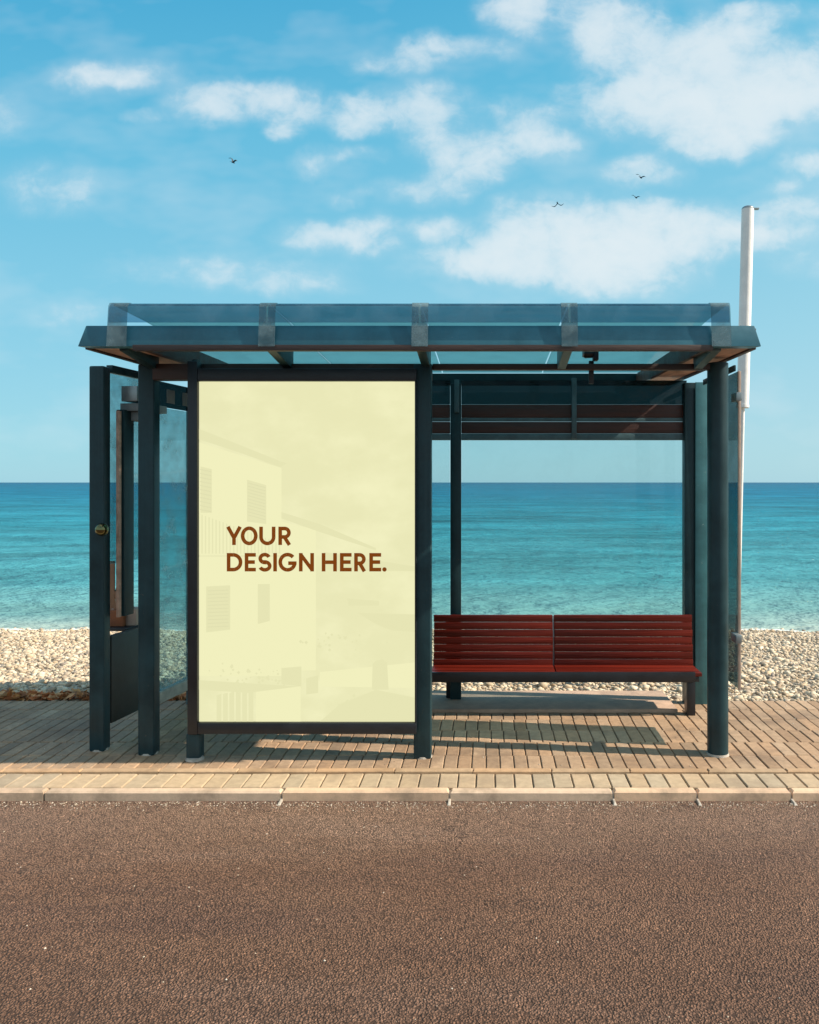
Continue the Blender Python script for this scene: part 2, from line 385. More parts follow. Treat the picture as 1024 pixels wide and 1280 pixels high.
# mortar drips that run out of the kerb joints on to the road
for p in jx[3:8]:
    mb = MB(); mb.hexa([(p-.009,KERB_F-.055,ROADZ+.001),(p+.009,KERB_F-.055,ROADZ+.001),(p+.007,KERB_F+.01,ROADZ+.001),(p-.007,KERB_F+.01,ROADZ+.001),
                        (p-.004,KERB_F-.04,ROADZ+.008),(p+.004,KERB_F-.04,ROADZ+.008),(p+.005,KERB_F+.01,ROADZ+.012),(p-.005,KERB_F+.01,ROADZ+.012)], .001)
    tag(mb.build('mortar_spill', M['foot']), kind='structure')
# concrete plinth strip behind the bench
mb = MB(); mb.box(-2.02, 1.28, 5.50, 6.0, -.03, .022, .006)
tag(mb.build('concrete_plinth', simple('stained_concrete', (.40,.27,.19), .85, 0, .3, 7, .35, 80)), kind='structure')

# beach: a sloping, undulating sheet that dips under the sea
SEA = -.9
def beach_z(x, y):
    s = np.interp(y, [5.3, 5.85, 6.7, 13.45, 19., 40.], [-.03, -.03, -.085, -.9, -1.7, -6.])
    fade = np.clip((y-6.0)/1.5, 0, 1)
    return s + fade*(.022*np.sin(x*1.3+y*.7)+.016*np.sin(x*.47-y*1.9+1)+.012*np.sin(x*2.9+y*2.3+.5)) - .012*x*np.clip((y-8)/6, 0, 1)*np.clip(1-abs(x)/40, 0, 1)*.3
gx = np.concatenate([[-400,-150,-60,-30], np.linspace(-16, 16, 129), [30,60,150,400]]); gy = np.concatenate([np.linspace(PAVE_B-.0, 19, 54), [26, 40]])
V2 = [(x, y, float(beach_z(x, y))) for y in gy for x in gx]; nx = len(gx)
F2 = [(j*nx+i, j*nx+i+1, (j+1)*nx+i+1, (j+1)*nx+i) for j in range(len(gy)-1) for i in range(nx-1)]
def beach_mat():
    m, t, out = newmat('shingle_ground'); pos = objpos(t)
    v = t.voro(pos, 24.); v2 = t.voro(pos, 55.)
    sep = t.new('ShaderNodeSeparateColor'); t.l.new(v.outputs['Color'], sep.inputs[0])
    c = t.ramp(sep.outputs[0], [(0, (.30,.24,.18)), (.5, (.46,.38,.28)), (1, (.62,.53,.42))])
    c = t.mix(1., c, t.vec('MULTIPLY', (1,1,1), t.rng(v.outputs['Distance'], .3, .8, 1, .4)), 'MULTIPLY')
    s2 = t.new('ShaderNodeSeparateXYZ'); t.l.new(pos, s2.inputs[0])
    wet = t.rng(s2.outputs[2], SEA+.02, SEA+.10, 1, 0, True)
    c = t.mix(t.math('MULTIPLY', wet, .6), c, (.20,.16,.11))
    nb = t.bump(t.rng(v.outputs['Distance'], 0, .8, 1, 0), 1., .02)
    nb = t.bump(t.rng(v2.outputs['Distance'], 0, .8, 1, 0), .7, .008, nb)
    principled(t, out, Base_Color=c, Roughness=.8, Normal=nb); return m
tag(link('beach', meshdata('beach', V2, F2), beach_mat(), None, True, 180), kind='structure')

# loose shingle: tens of thousands of pebbles as one piece of stuff
def pebbles():
    ico = bmesh.new(); bmesh.ops.create_icosphere(ico, subdivisions=1, radius=1)
    bv = np.array([v.co[:] for v in ico.verts]); bf = np.array([[v.index for v in f.verts] for f in ico.faces]); ico.free()
    n = 105000
    y = 5.83 + (14.3-5.83)*RNG.random(n)**1.0
    x = (-.60*y-2.2) + RNG.random(n)*(1.01*y+3.6)
    r = np.clip(RNG.lognormal(math.log(.0128), .42, n), .007, .045)
    keep = (x > -2.02) & (x < 1.28) & (y < 6.03); m = ~keep; x, y, r = x[m], y[m], r[m]; n = len(x)
    sc = np.stack([r*RNG.uniform(.9, 1.5, n), r*RNG.uniform(.8, 1.2, n), r*RNG.uniform(.45, .8, n)], 1)
    z = beach_z(x, y) + sc[:, 2]*RNG.uniform(-.1, .9, n)
    a = RNG.uniform(0, 2*math.pi, n); tl = RNG.normal(0, .28, n)
    jit = 1+RNG.normal(0, .10, (n, len(bv), 3))
    P = bv[None]*jit*sc[:, None, :]
    ct, st = np.cos(tl)[:, None], np.sin(tl)[:, None]; Px, Pz = P[..., 0]*ct-P[..., 2]*st, P[..., 0]*st+P[..., 2]*ct
    ca, sa = np.cos(a)[:, None], np.sin(a)[:, None]
    Q = np.stack([Px*ca-P[..., 1]*sa+x[:, None], Px*sa+P[..., 1]*ca+y[:, None], Pz+z[:, None]], -1).reshape(-1, 3)
    Fq = (bf[None]+(np.arange(n)*len(bv))[:, None, None]).reshape(-1, 3)
    me = bpy.data.meshes.new('pebbles'); me.vertices.add(len(Q)); me.vertices.foreach_set('co', Q.astype('f').ravel())
    me.loops.add(Fq.size); me.loops.foreach_set('vertex_index', Fq.astype('i').ravel())
    me.polygons.add(len(Fq)); me.polygons.foreach_set('loop_start', np.arange(0, Fq.size, 3, dtype='i'))
    me.update(calc_edges=True)
    pal = np.array([(.66,.56,.43),(.58,.48,.36),(.50,.40,.29),(.70,.62,.50),(.40,.33,.26),(.34,.26,.19),(.28,.24,.21),(.55,.42,.29)])
    ci = RNG.choice(len(pal), n, p=[.18,.18,.15,.13,.13,.09,.06,.08]); col = pal[ci]*np.array([.93,.89,.82])*RNG.uniform(.85, 1.12, (n, 1))
    set_tone(me, np.repeat(col, len(bv), 0))
    return link('pebbles', me, attr_mat('pebble_stone', .75, [(90, .2, .003)], .15, 40, .35), None, True, 180)
tag(pebbles(), 'sunlit cream and tan pebbles heaped along the beach behind the shelter', 'pebbles', kind='stuff')

def leaves():
    """dry leaves and seaweed blown against the pavement's back edge at the left"""
    n = 1500; Vs, Fs, Cs = [], [], []
    for i in range(n):
        x = random.uniform(-5.2, -2.15); y = PAVE_B+.05+abs(random.gauss(0, .10)); z = float(beach_z(x, y))+.02+random.uniform(0, .05)*math.exp(-(y-PAVE_B)/.2)
        L = random.uniform(.025, .06); w = L*random.uniform(.3, .5); q = Matrix.Rotation(random.uniform(0, 6.28), 3, 'Z') @ Matrix.Rotation(random.gauss(0, .6), 3, 'X') @ Matrix.Rotation(random.gauss(0, .5), 3, 'Y')
        b = len(Vs); c = random.choice([(.55,.19,.06),(.42,.14,.05),(.6,.28,.10),(.25,.11,.05),(.62,.36,.18)])
        for p in ((-L,0,0),(-L*.3,-w,.2*w),(L*.5,-w*.7,.25*w),(L,0,.1*w),(L*.5,w*.7,.25*w),(-L*.3,w,.2*w),(0,0,-.15*w)):
            Vs.append(Vector((x,y,z)) + q @ Vector(p)); Cs.append(c)
        for k in range(6): Fs.append((b+6, b+k, b+(k+1) % 6))
    me = meshdata('dry_leaves', Vs, Fs); set_tone(me, np.array(Cs))
    return link('dry_leaves', me, attr_mat('dry_leaf', .8, [], .25, 40), None, False)
tag(leaves(), 'russet dry leaves blown along the back edge of the left pavement', 'dry leaves', kind='stuff')

def grit():
    """small stones and sand grains lying in the gutter and on the paving"""
    Vs, Fs, Cs = [], [], []
    for i in range(2600):
        x = random.uniform(-3.2, 2.6); u = random.random()
        if u < .72: y = KERB_F-.008-abs(random.gauss(0, .05)); z = ROADZ
        elif u < .8: y = random.uniform(2.3, 4.05); z = ROADZ
        elif u < .9: y = random.uniform(PAVE_B-.3, PAVE_B); z = 0.
        else: y = random.uniform(KERB_B+.06, PAVE_B); z = 0.
        r = random.uniform(.0015, .0045) if random.random() < .97 else random.uniform(.004, .006); b = len(Vs); a = random.uniform(0, 6.28)
        c = random.choice([(.5,.41,.3),(.4,.3,.21),(.58,.5,.4),(.26,.19,.14)])
        for k in range(5):
            q = r*random.uniform(.75, 1.2); Vs.append((x+q*math.cos(a+k*1.257), y+q*math.sin(a+k*1.257), z+r*.25)); Cs.append(c)
        Vs += [(x, y, z+r*1.1), (x, y, z-r*.3)]; Cs += [c, c]
        for k in range(5): Fs += [(b+k, b+(k+1) % 5, b+5), (b+(k+1) % 5, b+k, b+6)]
    me = meshdata('grit', Vs, Fs); set_tone(me, np.array(Cs)); return link('grit', me, attr_mat('grit_stone', .85, [], .2, 60), None, False)
tag(grit(), 'pale grit and sand grains lying along the kerb and paving', 'grit', kind='stuff')

def sea_mat():
    m, t, out = newmat('sea_water'); pos = objpos(t)
    s = t.new('ShaderNodeSeparateXYZ'); t.l.new(pos, s.inputs[0]); yy = s.outputs[1]
    # depth of water grows with the distance from the shore: log scale
    n0, _ = t.noise(t.vec('MULTIPLY', pos, (.12, .5, 1)), .5, 4, .6)
    lg = t.math('LOGARITHM', t.math('ADD', yy, t.math('MULTIPLY', t.math('SUBTRACT', n0, .5), 5.)), 10.)
    f = t.rng(lg, 1.13, 3.3)
    c = t.ramp(f, [(0, (.34,.42,.37)), (.03, (.14,.30,.295)), (.08, (.060,.245,.275)), (.25, (.024,.200,.258)), (.5, (.008,.140,.230)), (1, (.004,.08,.16))])
    # wind streaks and wavelets
    w1, _ = t.noise(t.vec('MULTIPLY', pos, (.8, 1., 1)), 1.5, 5, .62, .2)
    w2, _ = t.noise(t.vec('MULTIPLY', pos, (.42, 1.1, 1)), .42, 6, .6, .3)
    w3, _ = t.noise(t.vec('MULTIPLY', pos, (.5, 1., 1)), .10, 8, .68, .3)
    mod = t.math('ADD', t.math('MULTIPLY', t.rng(w2, .3, .7, -.42, .5), .72), t.math('MULTIPLY', t.rng(w3, .3, .7, -.42, .5), .62))
    c2 = t.vec('SCALE', c); t.put(c2.node.inputs['Scale'], t.math('ADD', 1., t.math('MULTIPLY', mod, t.rng(yy, 13., 24., .35, 1.))))  # light and dark of the waves painted into the water colour
    h = t.math('ADD', t.math('MULTIPLY', w1, .35), t.math('ADD', t.math('MULTIPLY', w2, 1.), t.math('MULTIPLY', w3, 2.2)))
    nb = t.bump(h, 1., .75)
    df = t.new('ShaderNodeBsdfDiffuse'); t.put(df.inputs[0], c2); t.l.new(nb, df.inputs['Normal'])
    gl = t.new('ShaderNodeBsdfGlossy'); gl.inputs['Roughness'].default_value = .12; t.l.new(nb, gl.inputs['Normal'])
    fr = t.new('ShaderNodeFresnel'); fr.inputs[0].default_value = 1.33; t.l.new(nb, fr.inputs['Normal'])
    mx = t.new('ShaderNodeMixShader'); t.l.new(t.math('MINIMUM', t.math('MULTIPLY', fr.outputs[0], .6), .28), mx.inputs[0])
    t.l.new(df.outputs[0], mx.inputs[1]); t.l.new(gl.outputs[0], mx.inputs[2])
    t.l.new(mx.outputs[0], out.inputs[0]); return m
ys = [12.5, 14, 16, 20, 40, 100, 400, 2000, 30000]; V3 = []; F3 = []
for y in ys: V3 += [(-30000, y, SEA), (0, y, SEA), (30000, y, SEA)]
for j in range(len(ys)-1):
    for i in range(2): a = j*3+i; F3.append((a, a+1, a+4, a+3))
tag(link('sea', meshdata('sea', V3, F3), sea_mat(), None, False), kind='structure')

# thin lace of foam where the wavelets run out
def foam():
    Vs, Fs = [], []; x = -14.
    k = 0
    while x < 12:
        y = 13.4
        for _ in range(40):
            zz = float(beach_z(x, y))
            if zz > SEA+.004: y += .02
            else: break
        for _ in range(200):
            if float(beach_z(x, y)) < SEA+.004: y -= .02
            else: break
        w = .05+.05*abs(math.sin(x*1.7))+random.uniform(0, .04)
        for dy, dz in ((-.02, .001), (.0, .012), (w*.7, .012), (w+.02, .001)): Vs.append((x, y+dy+.05*math.sin(x*3.1)*.4, SEA+.004+dz))
        if k:
            for i in range(3): a = (k-1)*4+i; Fs.append((a, a+4, a+5, a+1))
        k += 1; x += .06
    return link('foam', meshdata('foam', Vs, Fs), simple('sea_foam', (.62,.66,.62), .7, 0, .3, 8, .4, 30), None, True, 180)
tag(foam(), kind='structure')

# ------------------------------------------------------------------ the bus shelter
FP = 4.63                                    # depth of the front posts
sh = thing('bus_shelter', (-.35, 5.1, 0), 'dark teal bus shelter with a glass roof beside the beach', 'bus shelter')
# posts
def post(px0, px1, base_py, top_py, name='post', rnd=False, m='paint', d=None, foot=True):
    d = d or F*H/(base_py-CY); x0, x1 = X(px0, d), X(px1, d); zt = Z(top_py, d); mb = MB()
    r = (x1-x0)/2
    if rnd: mb.cyl(((x0+x1)/2, d+r, 0), ((x0+x1)/2, d+r, zt), r, seg=40)
    else: mb.box(x0, x1, d, d+(x1-x0)*.95, 0, zt, .012, seg=3)
    o = mb.build(name, M[m], sh)
    if foot:
        f = MB(); f.cyl(((x0+x1)/2, d+r, -.004), ((x0+x1)/2, d+r, .014), r*1.1, r*1.03, seg=24, bev=.003)
        f.build('post_foot', M['foot'], o)
    return o
post(888, 914, 947, 452, rnd=True)
post(172, 192.5, 945, 455)
post(111, 130, 940, 457)
post(517, 539, 952, 455, d=4.57)
RB = 5.75                                    # rear frame
xl, xr = -2.06, 1.32
for p0, p1, dd in ((563, 576.5, RB),):
    mb = MB(); mb.box(X(p0, dd), X(p1, dd), dd, dd+.075, .018, 2.25, .006); mb.build('post', M['paint'], sh)
mb = MB(); mb.box(X(856, 5.72), X(871, 5.72), 5.72, 5.80, 0, 2.25, .008); mb.build('post', M['paint'], sh)
mb = MB(); mb.box(X(869.5, 5.70), X(884.8, 5.70), 5.70, 5.714, 0, 2.25, .003); mb.build('cover_strip', M['teal_strip'], sh)
mb = MB(); mb.box(xl-.04, xl+.04, RB-.03, RB+.05, 0, 2.25, .006); mb.build('post', M['paint'], sh)

# roof: fascia, side beams, rear beam, ribs, glass
D0 = 4.18
zb, zt = Z(433, D0), Z(406, D0)
xa, xb = X(97, D0), X(952, D0); xa2, xb2 = X(105, D0), X(945, D0)
mb = MB(); mb.hexa([(xa,D0,zb),(xb,D0,zb),(xb-.03,D0+.07,zb),(xa+.03,D0+.07,zb),(xa2,D0+.02,zt),(xb2,D0+.02,zt),(xb2-.02,D0+.07,zt),(xa2+.02,D0+.07,zt)], .004)
fas = mb.build('fascia', M['fascia'], sh)
mb = MB(); mb.box(X(165, D0-.01), X(892, D0-.01), D0-.006, D0+.03, zb-.022, zb+.008, .003); mb.build('gutter_strip', M['brown_beam'], fas)
ZR = 2.335                                   # rear edge of the roof
YR = 6.25
for s, x0, x1 in ((-1, xa, xa+.31), (1, xb-.27, xb)):
    # closed end bays: painted outer cheek and a soffit coloured for warm ground bounce
    o0 = x0 if s < 0 else x1
    i0 = x1 if s < 0 else x0
    sft = MB()
    sft.hexa([(min(o0,i0)+.032,D0+.072,zb+.004),(max(o0,i0)-.032,D0+.072,zb+.004),(max(o0,i0)-.032,YR,ZR-.03),(min(o0,i0)+.032,YR,ZR-.03),
              (min(o0,i0)+.032,D0+.072,zb+.05),(max(o0,i0)-.032,D0+.072,zb+.05),(max(o0,i0)-.032,YR,ZR+.01),(min(o0,i0)+.032,YR,ZR+.01)], .003)
    sf = sft.build('soffit', M['soffit'], sh)
    ck = MB()
    for xx, hw in ((o0-s*.017, .014), (i0+s*.016, .014)):
        ck.hexa([(xx-hw,D0+.072,zb-.004),(xx+hw,D0+.072,zb-.004),(xx+hw,YR,ZR-.045),(xx-hw,YR,ZR-.045),
                 (xx-hw,D0+.072,zt-.004),(xx+hw,D0+.072,zt-.004),(xx+hw,YR,ZR+.045),(xx-hw,YR,ZR+.045)], .003)
    ck.build('roof_side_beam', M['brown_beam'], sh)
mb = MB(); mb.box(xa+.03, xb-.03, YR+.002, YR+.06, ZR-.04, ZR+.05, .004); mb.build('rear_beam', M['paint'], sh)
# glass vault: rises steeply behind the fascia then falls gently to the rear
DA, ZA = 4.235, Z(382, 4.235)
front = [(D0-.012, zb+.012), (D0-.008, zt+.005)]
vis = [(D0+.0, zt+.012), (D0+.003, zt+.035), (D0+.010, ZA-.022), (D0+.022, ZA-.006), (D0+.036, ZA-.001), (DA, ZA)]
rear = [(DA, ZA), (4.62, ZA-.005), (4.95, ZA-.02), (5.4, ZA-.05), (YR, ZR+.055)]
vx0, vx1 = X(137, 4.2), X(912, 4.2)
ribx = [X(p, D0) for p in (334, 525, 712)]
cuts = [vx0] + ribx + [vx1]
for a, b in zip(cuts, cuts[1:]):
    mb = MB(); mb.strip([(y, z) for y, z in vis], a+.006, b-.006, .008); mb.build('visor_pane', M['g_visor'], sh)
    mb = MB(); mb.strip([(y, z) for y, z in rear], a+.006, b-.006, .008); mb.build('roof_pane', M['g_roof'], sh)
# ribs: a strap over the fascia and vault, a tapering bracket under it
full = [(D0-.012, zb-.012)] + [(D0-.012+.004*k, zb+(zt-zb)*k/3) for k in range(1, 4)] + vis[1:]
for i, x in enumerate([vx0+.05] + ribx + [vx1-.05]):
    w = .042 if i in (1, 2, 3) else .05
    mb = MB(); mb.strip([(y-.0025, z+.0095) for y, z in full], x-w, x+w, .002); r = mb.build('roof_rib', M['g_strap'], sh)
    k = MB(); w2 = .024
    k.hexa([(x-w2,D0+.074,zb-.01),(x+w2,D0+.074,zb-.01),(x+w2,FP+.02,2.19),(x-w2,FP+.02,2.19),
            (x-w2,D0+.074,zt-.03),(x+w2,D0+.074,zt-.03),(x+w2,FP+.02,2.30),(x-w2,FP+.02,2.30)], .004)
    k.build('rib_bracket', M['paint'] if i < 3 else M['edge'], r)
# header along the front posts
mb = MB(); mb.box(X(192, FP), X(540, FP), FP-.02, FP+.06, Z(475, FP), Z(455, FP), .005); mb.build('header_beam', M['brown_beam'], sh)
mb = MB(); mb.box(X(540.5, FP), X(889, FP), FP-.0, FP+.05, Z(462, FP), Z(454.5, FP), .003); mb.build('header_beam', M['brown_beam'], sh)
# lamp on a stem under the roof
lx = X(741, FP); mb = MB(); mb.box(lx-.014, lx+.014, FP+.052, FP+.075, Z(478, FP), Z(449, FP), .003); mb.build('lamp_stem', M['black'], sh)
mb = MB(); mb.cyl((lx-.045, FP+.03, Z(441, FP)), (lx+.03, FP+.03, Z(441, FP)), .027, .022); mb.box(lx+.005, lx+.035, FP+.0, FP+.06, Z(450, FP), Z(436, FP), .006); lh = mb.build('lamp_head', M['black'], sh)
mb = MB(); mb.cyl((lx-.055, FP+.03, Z(441, FP)), (lx-.046, FP+.03, Z(441, FP)), .022, .024); mb.build('lens', M['steel'], lh)

# rear screen: dark glazed header, two timber rails, glazing
def rear_panel(x0, x1):
    y0 = RB+.012
    mb = MB(); mb.box(x0, x1, y0+.01, y0+.018, Z(505, RB), Z(475, RB), 0); mb.build('header_pane', M['g_dark'], sh)
    mb = MB(); mb.box(x0, x1, y0, y0+.03, Z(522, RB), Z(505.3, RB), .004); mb.build('timber_rail', M['wood_dark'], sh)
    mb = MB(); mb.box(x0, x1, y0, y0+.03, Z(541.5, RB), Z(527, RB), .004); mb.build('timber_rail', M['wood_dark'], sh)
    mb = MB(); mb.box(x0, x1, y0-.006, y0+.02, Z(526.6, RB), Z(522.4, RB), .001); mb.build('glazing_rail', M['edge'], sh)
    mb = MB(); mb.box(x0, x1, y0-.008, y0+.034, Z(550, RB), Z(541.9, RB), .003); mb.build('glazing_rail', M['edge'], sh)
    mb = MB(); mb.box(x0, x1, y0-.004, y0+.03, .16, .20, .003); mb.build('glazing_rail', M['edge'], sh)
    mb = MB(); mb.box(x0+.004, x1-.004, y0+.01, y0+.018, .20, Z(550.3, RB), 0); mb.build('rear_pane', M['g_rear'], sh)
p0, p1 = X(563, RB), X(576.5, RB)
rear_panel(xl+.042, p0-.002); rear_panel(p1+.002, X(856, RB)+.02)
for pp, ya, yb in ((571, 475, 516), (718, 473, 549)):
    mb = MB(); x = X(pp, RB-.03); mb.box(x-.017, x+.017, RB-.03, RB-.002, Z(yb, RB), Z(ya, RB), .004); mb.build('mullion', M['edge'], sh)

# left side screen: runs back from the outer left post
A = Vector((-2.225, 4.80, 0)); Bk = Vector((-2.085, 5.70, 0)); ax = (Bk-A).normalized(); nrm = Vector((ax.y, -ax.x, 0))
def side(name, m, s0, s1, z0, z1, th, off=0, par=None, bev=.003):
    a, b = A+ax*s0, A+ax*s1; q = nrm*(th/2); o = nrm*off
    mb = MB(); mb.hexa([a-q+o+Vector((0,0,z0)), b-q+o+Vector((0,0,z0)), b+q+o+Vector((0,0,z0)), a+q+o+Vector((0,0,z0)),
                        a-q+o+Vector((0,0,z1)), b-q+o+Vector((0,0,z1)), b+q+o+Vector((0,0,z1)), a+q+o+Vector((0,0,z1))], bev)
    return mb.build(name, M[m], par or sh)
side('side_lower_panel', 'panel', .0, .46, .135, .648, .03)
side('side_pane', 'g_side', .0, .455, 1.07, 2.19, .008, bev=0)
side('side_pane', 'g_side', .49, .90, .19, 2.04, .008, bev=0)
hd = side('side_header_panel', 'g_dark', .49, .90, 2.045, 2.21, .008, bev=0)
side('side_bottom_rail', 'foot', .47, .91, .115, .188, .05)
side('side_mullion', 'paint', .458, .486, .135, 2.21, .04)
side('side_mullion', 'edge', .905, .93, .0, 2.21, .04)
side('side_top_rail', 'paint', .0, .456, 2.195, 2.24, .04)
side('side_inner_frame', 'paint', .03, .13, .76, 1.98, .05, .05)
side('side_edge_trim', 'soffit', -.012, .012, .76, 1.97, .02, .06)
for s0 in (.60, .80):
    q = side('reflection_plate', 'grey', s0, s0+.10, 2.075, 2.165, .004, .012, hd, .001)  # pale plates painted in for reflections on the header glass
# shelf of the left end with a grey housing above it
sf = side('shelf', 'black', .2, .5, .636, .656, .23, -.135)
side('control_box', 'grey', .06, .30, 1.975, 2.02, .16, .11)
cbx = side('control_box', 'grey', .10, .26, 1.92, 1.974, .12, .10)
side('side_lamp_housing', 'steel', .04, .20, 2.03, 2.12, .10, .10)
kx, ky = X(128.5, 4.68), 4.69
mb = MB(); mb.ball((kx, ky-.02, Z(662, 4.67)), .037); mb.cyl((kx, ky-.01, Z(662, 4.67)), (kx, ky+.04, Z(662, 4.67)), .016); mb.build('knob', M['brass'], sh)

# right side screen: worn teal pane between the front and rear right posts
px_ = X(925, 4.78)
mb = MB(); mb.box(px_-.01, px_, 4.78, 5.12, Z(861, 4.78), 2.2, 0); mb.build('side_pane', M['g_right'], sh)
mb = MB(); mb.box(px_-.013, px_+.003, 4.765, 4.779, Z(861, 4.78)-.005, 2.2, .002); mb.build('pane_edge', M['card_pale'], sh)
mb = MB(); mb.box(px_-.03, px_-.016, 4.80, 5.49, 2.205, 2.24, .003); mb.build('side_top_rail', M['paint'], sh)
for zc in (2.02, .62):
    mb = MB(); mb.box(px_-.045, px_-.012, 4.70, 4.80, zc, zc+.05, .004); mb.build('pane_clamp', M['steel'], sh)

# ------------------------------------------------------------------ things on the shelf at the left end
SHZ = .657
def on_shelf(name, mat, label, cat, px0, px1, d0, d1, z0, z1, sag=0):
    xa_, xb_ = X(px0, d0), X(px1, d0); mb = MB(); w, dd = xb_-xa_, d1-d0
    mb.box(-w/2, w/2, -dd/2, dd/2, 0, z1-z0, .005); b = mb.bm
    if sag:
        bmesh.ops.subdivide_edges(b, edges=[e for e in b.edges if e.calc_length() > .02], cuts=5, use_grid_fill=True)
        for v in b.verts:
            k = max(0, v.co.z/(z1-z0)); v.co.x *= 1-sag*k*k; v.co.y *= 1-sag*k*k
            v.co.x += .006*math.sin(v.co.z*55+v.co.y*40)*(k > .05); v.co.y += .006*math.sin(v.co.z*37+v.co.x*60)*(k > .05)
    o = mb.build(name, M[mat]); o.location = ((xa_+xb_)/2, (d0+d1)/2, z0)
    return tag(o, label, cat), w, dd, z1-z0
def add_tape(r):
    o, w, d, h = r; mb = MB(); mb.box(-w/2+.004, w/2-.004, -.012, .012, h+.0008, h+.0022, 0)
    q = mb.build('tape_strip', M['card_pale'], None); q.parent = o
add_tape(on_shelf('cardboard_box', 'card_red', 'small reddish cardboard box on the shelf behind the left post', 'box', 133.5, 154.5, 5.06, 5.17, SHZ, .755))
add_tape(on_shelf('cardboard_box', 'card_pale', 'pale cardboard box at the right end of the shelf', 'box', 155.2, 170.5, 5.09, 5.20, SHZ, .76))
on_shelf('cardboard_sheet', 'card', 'tall brown cardboard sheet standing upright on the shelf', 'cardboard', 128, 143, 5.19, 5.205, SHZ, 1.05)
on_shelf('paper_bag', 'card', 'crumpled brown paper bag on top of the reddish box', 'bag', 142, 155, 5.085, 5.15, .758, .87, .2)
on_shelf('cloth_bag', 'cloth', 'tall dark cloth bag standing at the back of the shelf', 'bag', 143.5, 158, 5.215, 5.27, SHZ, 1.05, .4)

# ------------------------------------------------------------------ the bench
bn = thing('bench', (X(705, 5.55), 5.55, 0), 'long low bench of red varnished slats under the shelter roof', 'bench')
bx0, bx1, bm_ = X(541, 5.6), X(869, 5.6), X(693, 5.6)
YB = 5.66
def slats(x0, x1):
    mb = MB(); n = 7; z0, z1 = .276, Z(769, YB); st = (z1-z0)/n
    for i in range(n):
        zz = z0+st*i; lean = .03*(i/n)
        mb.box(x0+random.uniform(0, .004), x1-random.uniform(0, .004), YB-.01+lean, YB+.012+lean, zz+.0005, zz+st-.002, .0035)
    return mb.build('backrest', M['wood'], bn)
slats(bx0, bm_-.003); slats(bm_+.003, bx1)
for x in (X(560, YB), bm_, X(860, YB)):
    mb = MB(); mb.beam((x, YB+.021, .25), (x, YB+.051, Z(771, YB)), .03, .014); mb.build('back_bracket', M['steel'], bn)
ys0 = 5.40
for a, b in ((bx0, bm_-.003), (bm_+.003, bx1)):
    mb = MB()
    for i in range(3): mb.box(a, b, ys0+.012+i*.083, ys0+.012+i*.083+.076, .262, .286, .005)
    mb.build('seat', M['wood'], bn)
mb = MB(); mb.box(X(538, ys0), X(869, ys0), ys0-.014, ys0+.008, Z(852.5, ys0), Z(840, ys0), .004); mb.box(X(545, 5.6), X(866, 5.6), ys0+.02, YB, .225, .259, .004); mb.build('seat_frame', M['black'], bn)
for xx, yy in ((X(563, 5.82), 5.80), (X(862.5, 5.46), 5.44)):
    mb = MB(); mb.box(xx-.028, xx+.028, yy-.02, yy+.06, .0 if yy < 5.48 else .022, .24, .005); mb.build('leg', M['black'], bn)
mb = MB(); mb.box(X(563, 5.82)-.02, X(563, 5.82)+.02, YB, 5.8, .19, .224, .004); mb.build('leg_brace', M['black'], bn)

# ------------------------------------------------------------------ the advertising light box
PD = 4.56
ad = thing('advert_display', (X(385, PD), PD, 0), 'freestanding black framed light box with a pale yellow poster reading YOUR DESIGN HERE.', 'advertising display')
x0, x1, z0, z1 = X(249, PD), X(519, PD), Z(902, PD), Z(477, PD)
ol, orr = X(236.5, PD), X(521, PD)
mb = MB()
mb.box(ol, x0, PD-.03, PD+.10, z0-.065, Z(452, PD), .006)
mb.box(x0+.0005, orr, PD-.028, PD+.098, z1, Z(461, PD), .005)
mb.box(x0+.0005, orr, PD-.028, PD+.098, Z(916, PD), z0, .005)
mb.box(x1, orr-.0005, PD-.026, PD+.096, z0+.0005, z1-.0005, .003)
mb.box(x0, x1, PD+.05, PD+.095, z0, z1, 0)
mb.cyl(((ol+x0)/2, PD+.03, Z(452, PD)-.002), ((ol+x0)/2, PD+.03, Z(448.5, PD)), .026, .02)
mb.build('frame', M['black'], ad)
for a, b in ((233, 250.5), ):
    mb = MB(); mb.box(X(a, PD), X(b, PD), PD-.01, PD+.07, 0, z0-.066, .014, seg=3); lg = mb.build('leg', M['paint'], ad)
    mb = MB(); mb.cyl(((X(a, PD)+X(b, PD))/2+.005, PD+.01, -.004), ((X(a, PD)+X(b, PD))/2+.005, PD+.01, .014), .052, .047); mb.build('footing', M['foot'], lg)
def emis(name, c, k=2**-EXPO):
    m, t, out = newmat(name)
    p = principled(t, out, Base_Color=(.006,.006,.005), Roughness=.35, Emission_Color=lin(c), Emission_Strength=k)
    p.inputs['Specular IOR Level'].default_value = .1
    return m
def flat(pts, d, name, mat, par):
    """flat shapes on the poster, lettering and painted house reflection: list of polygons in photograph pixels"""
    Vs, Fs = [], []; q = 0
    for poly in pts:
        b = len(Vs); q += 1
        for px, py in poly: Vs.append((X(px, PD), d-.00012*(q % 7), Z(py, PD)))
        Fs.append(tuple(range(b, b+len(poly))))
    me = meshdata(name, Vs, Fs); me.transform(Matrix.Translation(-wloc(par)))
    # build() offset: parent's location already removed
    me.materials.append(mat); o = bpy.data.objects.new(name, me); COL.objects.link(o); o.parent = par
    bmf = bmesh.new(); bmf.from_mesh(me)
    for f in bmf.faces:
        if f.normal.y > 0: f.normal_flip()
    bmf.to_mesh(me); bmf.free(); return o
mb = MB(); mb.box(x0, x1, PD, PD+.012, z0, z1, 0); pmat = emis('backlit_poster', (235,232,184)); tp = NT(pmat.node_tree)
nq, _ = tp.noise(tp.vec('MULTIPLY', objpos(tp), (1, 1, 1.6)), 2.4, 5, .6)          # faint clouds in the print
